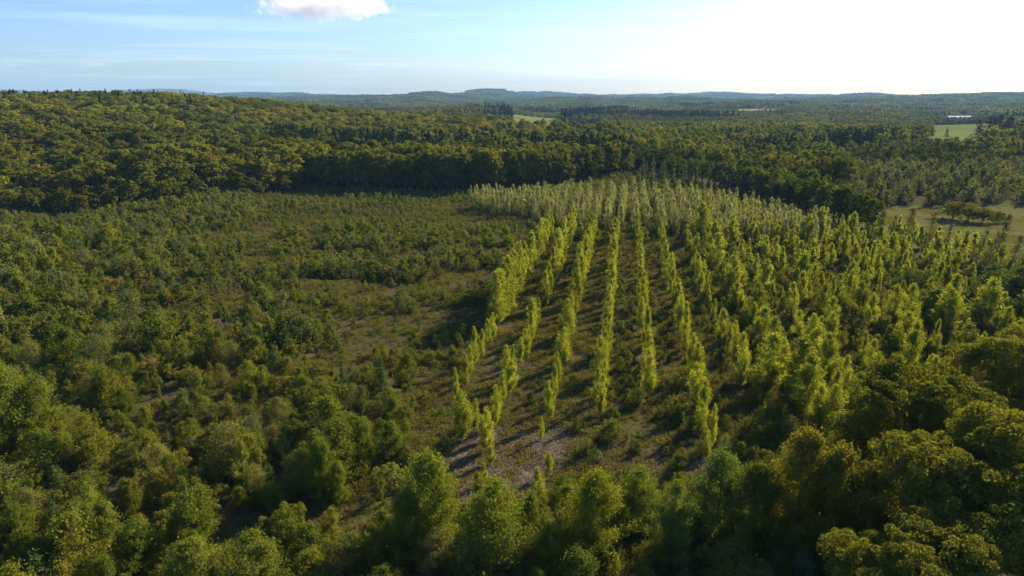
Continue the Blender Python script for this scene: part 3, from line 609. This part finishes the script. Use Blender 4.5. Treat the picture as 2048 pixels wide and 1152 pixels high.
M_F1 = noise_mat('pasture', (0.13, 0.15, 0.04), (0.18, 0.175, 0.055), 0.01)
M_F2 = noise_mat('green_crop', (0.115, 0.145, 0.035), (0.14, 0.165, 0.042), 0.01)
M_F3 = noise_mat('stubble', (0.26, 0.22, 0.13), (0.30, 0.26, 0.16), 0.01)
M_SOIL = noise_mat('pale_soil', (0.130, 0.098, 0.066), (0.075, 0.056, 0.036), 0.9, c3=(0.19, 0.155, 0.115), scale3=3.5, r3=(.56, .66), bump=0.1)
mb = [G(1700, 470), G(2120, 560), G(2180, 404), G(1735, 412)]
field('meadow', mb, M_MEAD, 0.06, 60)
# pale cleared soil with an uneven outline
cx, cy = G(1040, 925)
bl = [(math.cos(t)*(1 + .22*math.sin(3*t + 1) + .13*math.sin(7*t)), math.sin(t)*(1 + .22*math.sin(2*t + 2) + .12*math.sin(5*t))) for t in np.linspace(0, 2*math.pi, 49)[:-1]]
def blob_patch(name, cx, cy, rx, ry, mat, lift):
    rr = np.linspace(0, 1, 14); t = np.arange(48); b = np.array(bl)
    A, B = np.meshgrid(t, rr); x = cx + b[A % 48, 0]*B*rx; y = cy + b[A % 48, 1]*B*ry; z = T(x, y) + lift
    V = np.column_stack([x.ravel(), y.ravel(), z.ravel()]); i = np.arange(13)[:, None]*48; j = np.arange(48)[None, :]; j2 = (j + 1) % 48
    F = np.stack([i + j, i + j2, i + 48 + j2, i + 48 + j], -1).reshape(-1, 4)
    o = link(name, mesh(name, V, F, [mat], smooth=True)); o['kind'] = 'structure'; return o
blob_patch('bare_soil_ground', cx, cy, 8.2, 10, M_SOIL, 0.02)
blob_patch('earth_path', *G(560, 930), 9, 2.2, M_SOIL, 0.02)
def far_field(u0, u1, y0, y1, mat, name='field'):
    pts = []
    for uu, yy in ((u0, y0), (u1, y0), (u1, y1), (u0, y1)):
        pts.append(((uu - 1024)/FPX*yy*1.0/ cP*1.0, yy))
    return field(name, pts, mat, 0.35, 40)
FIELDS = []
def add_field(u0, u1, y0, y1, mat): FIELDS.append((u0, u1, y0, y1)); far_field(u0, u1, y0, y1, mat)
add_field(1024, 1116, 790, 1850, M_F1); add_field(1124, 1192, 790, 1500, M_F1); add_field(1812, 1950, 760, 1450, M_F2)
rf = np.random.RandomState(8)
for i in range(95):
    uu = rf.uniform(-60, 2100); yy = math.exp(rf.uniform(math.log(1700), math.log(11000))); wu = rf.uniform(30, 130); dy = yy*rf.uniform(.05, .12)
    if uu < 500: wu *= 1.5; dy *= 1.2
    elif rf.rand() < 0.35: continue
    add_field(uu, uu + wu, yy, yy + dy, [M_F1, M_F3, M_F2, M_F1][rf.randint(4)])
def off_fields(x, y):
    uu = 1024 + FPX*x/y*cP; ok = np.ones(len(x), bool)
    for u0, u1, y0, y1 in FIELDS: ok &= ~((uu > u0) & (uu < u1) & (y > y0 - (y1 - y0)*.0) & (y < y1))
    return ok

# ------------------------------------------------------------------ build the individual plants
first = {}
def place(o, p, z, s): 
    o.location = (p['x'], p['y'], z); o.rotation_euler = (p['lean'][1], p['lean'][0], p['rot']); o.scale = (s*p['wide'], s*p['wide'], s)
nchild = 0
for i in sorted(chosen):
    p = PLAN[i]; kd = p['kind']; px_h = p['h']*FPX/D[i]/2              # height in the 1024 px picture
    lod = 0 if D[i] < 125 else (1 if D[i] < 300 else 2)
    if kd == 'big_oak': lod = 0
    if kd in ('oak_tree', 'edge_tree', 'broadleaf_tree') and D[i] < 480: lod = 1
    if kd == 'young_poplar': lod = 0 if D[i] < 150 else 1
    pr = proto(kd, lod); cm, tm, jm = pr[R.randint(len(pr))]
    s = p['h']/KIND[kd][0]; col = (*p['tint'], 1)
    if px_h > 22 or kd in ('big_oak', 'young_poplar', 'columnar_poplar'):
        e = bpy.data.objects.new(kd, None); COL.objects.link(e); e.empty_display_size = 0.5; place(e, p, Z[i], s)
        setp(e, p['label'], p['cat'], p['group'])
        for nm, me in (('crown', cm), ('trunk', tm)):
            c = bpy.data.objects.new(nm, me); COL.objects.link(c); c.parent = e; c.color = col; nchild += 1
    else:
        o = bpy.data.objects.new(kd, jm); COL.objects.link(o); place(o, p, Z[i], s); o.color = col; setp(o, p['label'], p['cat'], p['group'])
print('individuals', len(chosen), 'children', nchild)

# ------------------------------------------------------------------ stuff: masses nobody could count, scattered by geometry nodes
def masses(name, pts, rot, scl, tilt, meshes, label, cat):
    """ONE object: points that carry a rotation, a size and a choice of mesh"""
    me = bpy.data.meshes.new(name); n = len(pts); me.vertices.add(n); me.vertices.foreach_set('co', np.asarray(pts, np.float32).ravel())
    a = me.attributes.new('rot', 'FLOAT_VECTOR', 'POINT'); a.data.foreach_set('vector', np.column_stack([tilt, rot]).astype(np.float32).ravel())
    a = me.attributes.new('scl', 'FLOAT_VECTOR', 'POINT'); a.data.foreach_set('vector', np.asarray(scl, np.float32).ravel())
    a = me.attributes.new('pick', 'INT', 'POINT'); a.data.foreach_set('value', R.randint(0, len(meshes), n).astype(np.int32) if not isinstance(meshes, tuple) else meshes[1].astype(np.int32))
    ms = meshes[0] if isinstance(meshes, tuple) else meshes
    src = bpy.data.collections.new(name + '_kinds')
    for j, m in enumerate(ms): src.objects.link(bpy.data.objects.new(f'{name}_{j:03d}', m))
    o = link(name, me); ng = bpy.data.node_groups.new(name, 'GeometryNodeTree')
    ng.interface.new_socket('Geometry', in_out='INPUT', socket_type='NodeSocketGeometry'); ng.interface.new_socket('Geometry', in_out='OUTPUT', socket_type='NodeSocketGeometry')
    N, L = ng.nodes, ng.links; gi = N.new('NodeGroupInput'); go = N.new('NodeGroupOutput')
    ci = N.new('GeometryNodeCollectionInfo'); ci.inputs['Collection'].default_value = src; ci.inputs['Separate Children'].default_value = True; ci.inputs['Reset Children'].default_value = True
    ip = N.new('GeometryNodeInstanceOnPoints'); ip.inputs['Pick Instance'].default_value = True
    def att(nm, ty):
        k = N.new('GeometryNodeInputNamedAttribute'); k.data_type = ty; k.inputs['Name'].default_value = nm; return k.outputs['Attribute']
    L.new(gi.outputs[0], ip.inputs['Points']); L.new(ci.outputs[0], ip.inputs['Instance'])
    L.new(att('pick', 'INT'), ip.inputs['Instance Index']); L.new(att('rot', 'FLOAT_VECTOR'), ip.inputs['Rotation']); L.new(att('scl', 'FLOAT_VECTOR'), ip.inputs['Scale'])
    L.new(ip.outputs[0], go.inputs[0])
    md = o.modifiers.new('scatter', 'NODES'); md.node_group = ng
    setp(o, label, cat, None, 'stuff'); return o
rest = defaultdict(list)
for i, p in enumerate(PLAN):
    if i not in chosen:
        kd = p['kind']
        fam = 'woodland' if kd in ('oak_tree', 'thicket_bush', 'edge_tree', 'broadleaf_tree', 'spruce_tree', 'rusty_conifer', 'columnar_poplar', 'big_oak', 'bent_tree') else ('poplar_thicket' if kd in ('silver_poplar', 'young_poplar') else 'sapling_thicket')
        rest[fam].append(i)
for fam, ids in rest.items():
    ms, off = [], {}
    pick = []
    for i in ids:
        kd = PLAN[i]['kind']; lod = 1 if D[i] < 190 else 2
        if kd == 'big_oak': lod = 0
        if (kd, lod) not in off: off[(kd, lod)] = (len(ms), len(proto(kd, lod))); ms += [m[2] for m in proto(kd, lod)]
        o_, n_ = off[(kd, lod)]; pick.append(o_ + R.randint(n_))
    sc = np.array([[PLAN[i]['h']/KIND[PLAN[i]['kind']][0]*PLAN[i]['wide']]*2 + [PLAN[i]['h']/KIND[PLAN[i]['kind']][0]] for i in ids])
    masses(fam, np.column_stack([X[ids], Y[ids], Z[ids]]), np.array([PLAN[i]['rot'] for i in ids]), sc, np.zeros((len(ids), 2)), (ms, np.array(pick)),
           {'woodland': 'mass of tree crowns filling the woods round the clearing', 'poplar_thicket': 'pale poplars massed inside the silvery block', 'sapling_thicket': 'mass of saplings and scrub filling the clearing'}[fam], {'woodland': 'woodland', 'poplar_thicket': 'thicket', 'sapling_thicket': 'thicket'}[fam])
# far woods, single crowns to 2.4 km, then whole groves
def crown_only(seed, nb, nl, size, w_, h_, mat):
    rng = np.random.RandomState(seed); (cv, cf), (tv, tf) = g_blob(rng, h_, w_, nb, nl, size, .1, (.13, .24), .3, 0)
    return mesh('far_crown', cv, cf, [mat])
def cone_only(seed):
    rng = np.random.RandomState(seed); (cv, cf), _ = g_cone(rng, 20, 7.5, 12, 5, 4, 1.9); return mesh('far_spruce', cv, cf, [M_SPR])
M_FARW = leaf_mat('far_leaves', (0.085, 0.108, 0.022), (0.190, 0.205, 0.036), 0.35, rust=((0.17, 0.14, 0.045), 0.93), patch=230)
rg = np.random.RandomState(3)
def farwood(x, y):
    r = np.hypot(x, y); return infr(x, y, 120) & (r > 905) & (r < 2500) & off_fields(x, y) & (fnoise(x, y, 420, 3, 14) > -1.15)
P = scatter(-1900, 1900, 600, 2500, 10.5, farwood, .45, rg)
n = len(P); fm = [crown_only(40 + j, 16, 260, 1.9, 11, 15, M_FARW) for j in range(6)] + [cone_only(60 + j) for j in range(2)]
nn = fnoise(P[:, 0], P[:, 1], 260, 3, 15); pk = np.where(nn > .62, rg.randint(6, 8, n), rg.randint(0, 6, n)); sc = rg.uniform(.75, 1.25, n)*(1 + .15*nn)
masses('distant_woodland', np.column_stack([P, T(P[:, 0], P[:, 1]) - .5]), rg.rand(n)*6.28, np.column_stack([sc*1.1, sc*1.1, sc]), np.zeros((n, 2)), (fm, pk), 'mass of tree crowns of the far woods in the valley', 'woodland')
def grove(seed, mat):
    rng = np.random.RandomState(seed); Vs, Fs, o = [], [], 0
    for j in range(26):
        C = rng.uniform(-32, 32, 2); hh = rng.uniform(10, 17); m = 26; dd = unit(rng.normal(size=(m, 3)) + np.array([0, 0, .6]))
        p = np.array([C[0], C[1], hh*.55]) + dd*np.array([6, 6, hh*.45])*rng.uniform(.8, 1.1, (m, 1)); v_, f_ = leaves(p, dd + rng.normal(size=(m, 3))*.35, 5.5, rng, .8)
        Vs.append(v_); Fs.append(f_ + o); o += len(v_)
    return mesh('grove', np.concatenate(Vs), np.concatenate(Fs), [mat])
def farther(x, y):
    r = np.hypot(x, y); az = np.degrees(np.arctan2(x, y)); open_ = np.where(az < -20, 0.05, -.75)
    return infr(x, y, 60) & (r > 2450) & (r < 16500) & off_fields(x, y) & (fnoise(x, y, 900, 4, 17) > open_)
P = np.concatenate([scatter(-4600, 4600, 1800, 6000, 52, farther, .45, rg), scatter(-12500, 12500, 5990, 16500, 105, farther, .45, rg)])
n = len(P); sc = np.where(P[:, 1] < 5990, 1.0, 2.0)*rg.uniform(.8, 1.2, n)
masses('far_hill_woods', np.column_stack([P, T(P[:, 0], P[:, 1]) - 1]), rg.rand(n)*6.28, np.column_stack([sc, sc, rg.uniform(.8, 1.2, n)*np.where(P[:, 1] < 5990, 1, 1.5)]), np.zeros((n, 2)), [grove(80 + j, M_FARW) for j in range(5)], 'hazy woods covering the far hills up to the horizon', 'woodland')
print('far', n)
# undergrowth and grass
def tuft(seed, n_, h_, w_, size, mat, upright):
    rng = np.random.RandomState(seed); C = rng.normal(size=(n_, 3))*np.array([w_, w_, 0]) + np.column_stack([np.zeros((n_, 2)), h_*rng.rand(n_)**1.2]); N_ = rng.normal(size=(n_, 3)); N_[:, 2] *= upright
    C[:, 2] = np.maximum(C[:, 2], .05); v_, f_ = leaves(C, N_, size, rng, .4); return mesh('tuft', v_, f_, [mat])
def cover(x, y):
    return in_clearing(x, y) & infr(x, y, 60) & (~inpoly(x, y, BARE) | (fnoise(x, y, 3.2, 3, 31) > .5)) & (fnoise(x, y, 7, 3, 21) > -.6)
P = np.concatenate([scatter(-250, 250, 50, 200, .95, cover, .5, rg), scatter(-330, 330, 200, 460, 1.6, cover, .5, rg)])
n = len(P); sc = rg.uniform(.5, 1.25, n)*(1 + .35*fnoise(P[:, 0], P[:, 1], 11, 2, 22)); sc = np.where(P[:, 1] > 200, sc*1.35, sc); sc = sc*np.where(inpoly(P[:, 0], P[:, 1], BARE), .5, .85)*np.where(fnoise(P[:, 0]*.4, P[:, 1], 10, 3, 19) < -.05, .7, 1.05)
masses('undergrowth', np.column_stack([P, T(P[:, 0], P[:, 1])]), rg.rand(n)*6.28, np.column_stack([sc, sc, sc]), np.zeros((n, 2)), [tuft(100 + j, 120, .85, .42, .26, M_UNDER, 1.0) for j in range(6)], 'low brambles, bracken and heather covering the clearing floor', 'undergrowth')
def grassy(x, y):
    return (in_clearing(x, y) & infr(x, y, 40) & (x > SL*(y - 122) - 14) & (x < SL*(y - 122) + 60) & (y < 245) & (fnoise(x, y, 5, 3, 25) > -.1)) | (inpoly(x, y, mb) & (fnoise(x, y, 9, 3, 27) > .25))
P = scatter(-60, 320, 60, 320, 1.05, grassy, .5, rg); n = len(P); sc = rg.uniform(.6, 1.3, n)
P = P[:]; 
masses('grass', np.column_stack([P, T(P[:, 0], P[:, 1])]), rg.rand(n)*6.28, np.column_stack([sc, sc, sc*.8]), np.zeros((n, 2)), [tuft(120 + j, 70, .3, .5, .3, M_GRASS, .35) for j in range(4)], 'rough dry grass between the poplar rows and on the meadow', 'grass')
print('tufts', n)

def litter_mesh(seed):
    rng = np.random.RandomState(seed); n_ = 60; C = np.column_stack([rng.normal(size=(n_, 2))*.5, .04 + .10*rng.rand(n_)]); N_ = rng.normal(size=(n_, 3))*.35 + np.array([0, 0, 1]); v_, f_ = leaves(C, N_, .5, rng, .09)
    return mesh('litter', v_, f_, [M_DEAD])
def littered(x, y): return (inpoly(x, y, BARE) | ((x > SL*(y - 122) - 8) & (x < SL*(y - 122) + 36) & (y > 75) & (y < 190) & (fnoise(x, y, 9, 3, 40) > .35))) & (fnoise(x, y, 2.5, 2, 41) > -.5)
P = scatter(-60, 80, 55, 190, 1.1, littered, .5, rg); n = len(P); sc = rg.uniform(.6, 1.3, n)
masses('woody_debris', np.column_stack([P, T(P[:, 0], P[:, 1]) + .03]), rg.rand(n)*6.28, np.column_stack([sc, sc, sc]), np.zeros((n, 2)), [litter_mesh(140 + j) for j in range(4)], 'pale twigs and brash strewn over the cleared soil', 'brash')

# ------------------------------------------------------------------ fallen branches on the bare soil
rb = np.random.RandomState(9)
for i, (u_, v_) in enumerate([(985, 850), (1035, 852), (1040, 900), (1028, 885), (1005, 940), (1060, 960), (1090, 975), (1110, 990), (1050, 965), (935, 905), (1080, 880), (1145, 895), (1105, 1000), (960, 955), (1000, 900), (1070, 925)]):
    x, y = G(u_, v_); a = rb.rand()*3.14; L_ = rb.uniform(1.2, 3.6); t = np.linspace(-.5, .5, 6)
    P_ = np.column_stack([np.cos(a)*t*L_ + rb.normal(size=6)*.05, np.sin(a)*t*L_ + rb.normal(size=6)*.05, .14 + rb.rand()*.25*(t + .5)])
    parts = [tube(P_, np.linspace(.085, .03, 6), 6), tube([P_[3], P_[3] + [math.sin(a)*.5, -math.cos(a)*.5, .3]], [.04, .012], 4)]
    v, f = join(parts); o = link('fallen_branch', mesh('fallen_branch', v, f, [M_DEAD])); o.location = (x, y, float(T(x, y)))
    setp(o, 'pale dead branch lying on the cleared soil', 'branch', 'dead branches on the cleared soil')

# ------------------------------------------------------------------ far buildings
M_SHED = noise_mat('white_sheet_roof', (.75, .76, .78), (.82, .83, .85), .2); M_WALLW = noise_mat('pale_render', (.6, .56, .5), (.68, .64, .58), .3); M_SLATE = noise_mat('slates', (.20, .19, .18), (.27, .26, .25), .8); M_TILE = noise_mat('roof_tiles', (.28, .13, .08), (.36, .18, .11), .8); M_DARKW = noise_mat('dark_opening', (.03, .035, .04), (.05, .055, .06), .5)
def house(name, u_, y, L_, W_, he, hr, rm, label, nwin, rz=0, lift=0):
    x = (u_ - 1024)/FPX*y/cP; e = bpy.data.objects.new(name, None); COL.objects.link(e); e.location = (x, y, float(T(x, y)) + lift); e.rotation_euler.z = rz; setp(e, label, 'building')
    l, w2 = L_/2, W_/2
    V = [(-l, -w2, 0), (l, -w2, 0), (l, w2, 0), (-l, w2, 0), (-l, -w2, he), (l, -w2, he), (l, w2, he), (-l, w2, he), (-l, 0, he + hr), (l, 0, he + hr)]
    me = bpy.data.meshes.new('wall'); me.from_pydata(V, [], [(0, 1, 5, 4), (2, 3, 7, 6), (1, 2, 6, 9, 5), (3, 0, 4, 8, 7)]); me.materials.append(M_WALLW); link('wall', me, e)
    ov = 1.0; k = hr/w2
    V = [(-l-ov, -w2-ov, he - k*ov + .1), (l+ov, -w2-ov, he - k*ov + .1), (l+ov, 0, he + hr + .1), (-l-ov, 0, he + hr + .1), (-l-ov, w2+ov, he - k*ov + .1), (l+ov, w2+ov, he - k*ov + .1)]
    V += [(a, b, c + .25) for a, b, c in V]
    me = bpy.data.meshes.new('roof'); me.from_pydata(V, [], [(0, 1, 2, 3), (3, 2, 5, 4), (6, 9, 8, 7), (9, 10, 11, 8), (0, 6, 7, 1), (4, 5, 11, 10), (0, 3, 9, 6), (3, 4, 10, 9), (1, 7, 8, 2), (2, 8, 11, 5)]); me.materials.append(rm); link('roof', me, e)
    for j in range(nwin):
        cx_ = -l + L_*(j + .5)/nwin; ww = min(2.4, L_/nwin*.5)/2; z0, z1 = (.1, he*.75) if name == 'farm_shed' else (he*.35, he*.7)
        V = [(cx_-ww, -w2-.12, z0), (cx_+ww, -w2-.12, z0), (cx_+ww, -w2-.12, z1), (cx_-ww, -w2-.12, z1), (cx_-ww, -w2+.05, z0), (cx_+ww, -w2+.05, z0), (cx_+ww, -w2+.05, z1), (cx_-ww, -w2+.05, z1)]
        me = bpy.data.meshes.new('door' if name == 'farm_shed' else 'window'); me.from_pydata(V, [], [(0, 1, 2, 3), (0, 4, 5, 1), (3, 2, 6, 7), (0, 3, 7, 4), (1, 5, 6, 2)]); me.materials.append(M_DARKW); link(me.name.split('.')[0], me, e)
house('farm_shed', 1862, 1620, 52, 22, 7, 4, M_SHED, 'long low white-roofed farm shed beyond the green field', 5, .06, 6)
house('farmhouse', 1437, 1750, 24, 12, 6, 4, M_TILE, 'brown-roofed farmhouse half hidden in the far woods', 4, .2, 8)
house('farmhouse', 1648, 1900, 16, 10, 6, 4, M_SLATE, 'small pale house alone among the distant trees', 3, -.2, 9)

# ------------------------------------------------------------------ cumulus cloud and haze
def ico(c, r, seg=2):
    import bmesh
    bm = bmesh.new(); bmesh.ops.create_icosphere(bm, subdivisions=seg, radius=1); V = np.array([v.co[:] for v in bm.verts])*r + c; F = np.array([[v.index for v in f.verts] for f in bm.faces]); bm.free(); return V, F
m, t, out = new_mat('cloud_vapour'); N, L = t.nodes, t.links
pv = N.new('ShaderNodeVolumePrincipled'); pv.inputs['Color'].default_value = (1, 1, 1, 1); pv.inputs['Anisotropy'].default_value = .3
tcx = N.new('ShaderNodeTexCoord'); n1 = N.new('ShaderNodeTexNoise'); n1.inputs['Scale'].default_value = .0085; n1.inputs['Detail'].default_value = 8; n1.inputs['Roughness'].default_value = .66
L.new(tcx.outputs['Object'], n1.inputs['Vector'])
# density falls off with distance from the cloud's core line
sx = N.new('ShaderNodeSeparateXYZ'); L.new(tcx.outputs['Object'], sx.inputs[0])
def nm(op, a, b):
    k = N.new('ShaderNodeMath'); k.operation = op
    for j, q_ in enumerate((a, b)):
        if isinstance(q_, (int, float)): k.inputs[j].default_value = q_
        else: L.new(q_, k.inputs[j])
    return k.outputs[0]
CW, CD, CH = 620.0, 300.0, 115.0
ex = nm('POWER', nm('ABSOLUTE', nm('DIVIDE', sx.outputs[0], CW), 0), 2.0); ey = nm('POWER', nm('ABSOLUTE', nm('DIVIDE', sx.outputs[1], CD), 0), 2.0)
ez = nm('POWER', nm('ABSOLUTE', nm('DIVIDE', sx.outputs[2], CH), 0), 2.0)
rr_ = nm('ADD', nm('ADD', ex, ey), ez)
den = nm('SUBTRACT', nm('MULTIPLY', n1.outputs['Fac'], 2.3), nm('ADD', nm('MULTIPLY', rr_, .75), .78))
den = nm('MULTIPLY', nm('MINIMUM', nm('MAXIMUM', nm('MULTIPLY', den, 4), 0), 1), .011)
L.new(den, pv.inputs['Density']); L.new(pv.outputs[0], out.inputs['Volume'])
v, f = ico(np.zeros(3), np.array([CW*1.1, CD*1.1, CH*1.15]), 3)
cl_ = link('cloud', mesh('cloud', v, f, [m])); yc = 5200; cl_.location = ((672 - 1024)/FPX*yc, yc, EYE + yc*math.tan(math.radians(6.75)))
setp(cl_, 'small white cumulus cloud with greyish base above the horizon', 'cloud')

# the air: one even box of haze round everything, its top below the sky and the cloud
m, t, out = new_mat('hazy_air'); N, L = t.nodes, t.links
hv = N.new('ShaderNodeVolumePrincipled'); hv.inputs['Color'].default_value = (.32, .62, 1.0, 1); hv.inputs['Density'].default_value = 5.0e-5; hv.inputs['Anisotropy'].default_value = 0.0
L.new(hv.outputs[0], out.inputs['Volume'])
a_, zb, zt = 16500.0, -60.0, 420.0
V = [(x, y, z) for z in (zb, zt) for x, y in ((-a_, -a_), (a_, -a_), (a_, a_), (-a_, a_))]
me = bpy.data.meshes.new('haze'); me.from_pydata(V, [], [(3, 2, 1, 0), (4, 5, 6, 7), (0, 1, 5, 4), (1, 2, 6, 5), (2, 3, 7, 6), (3, 0, 4, 7)]); me.materials.append(m)
setp(link('haze', me), 'thin blue haze in the air over the valley', None, None, 'stuff')
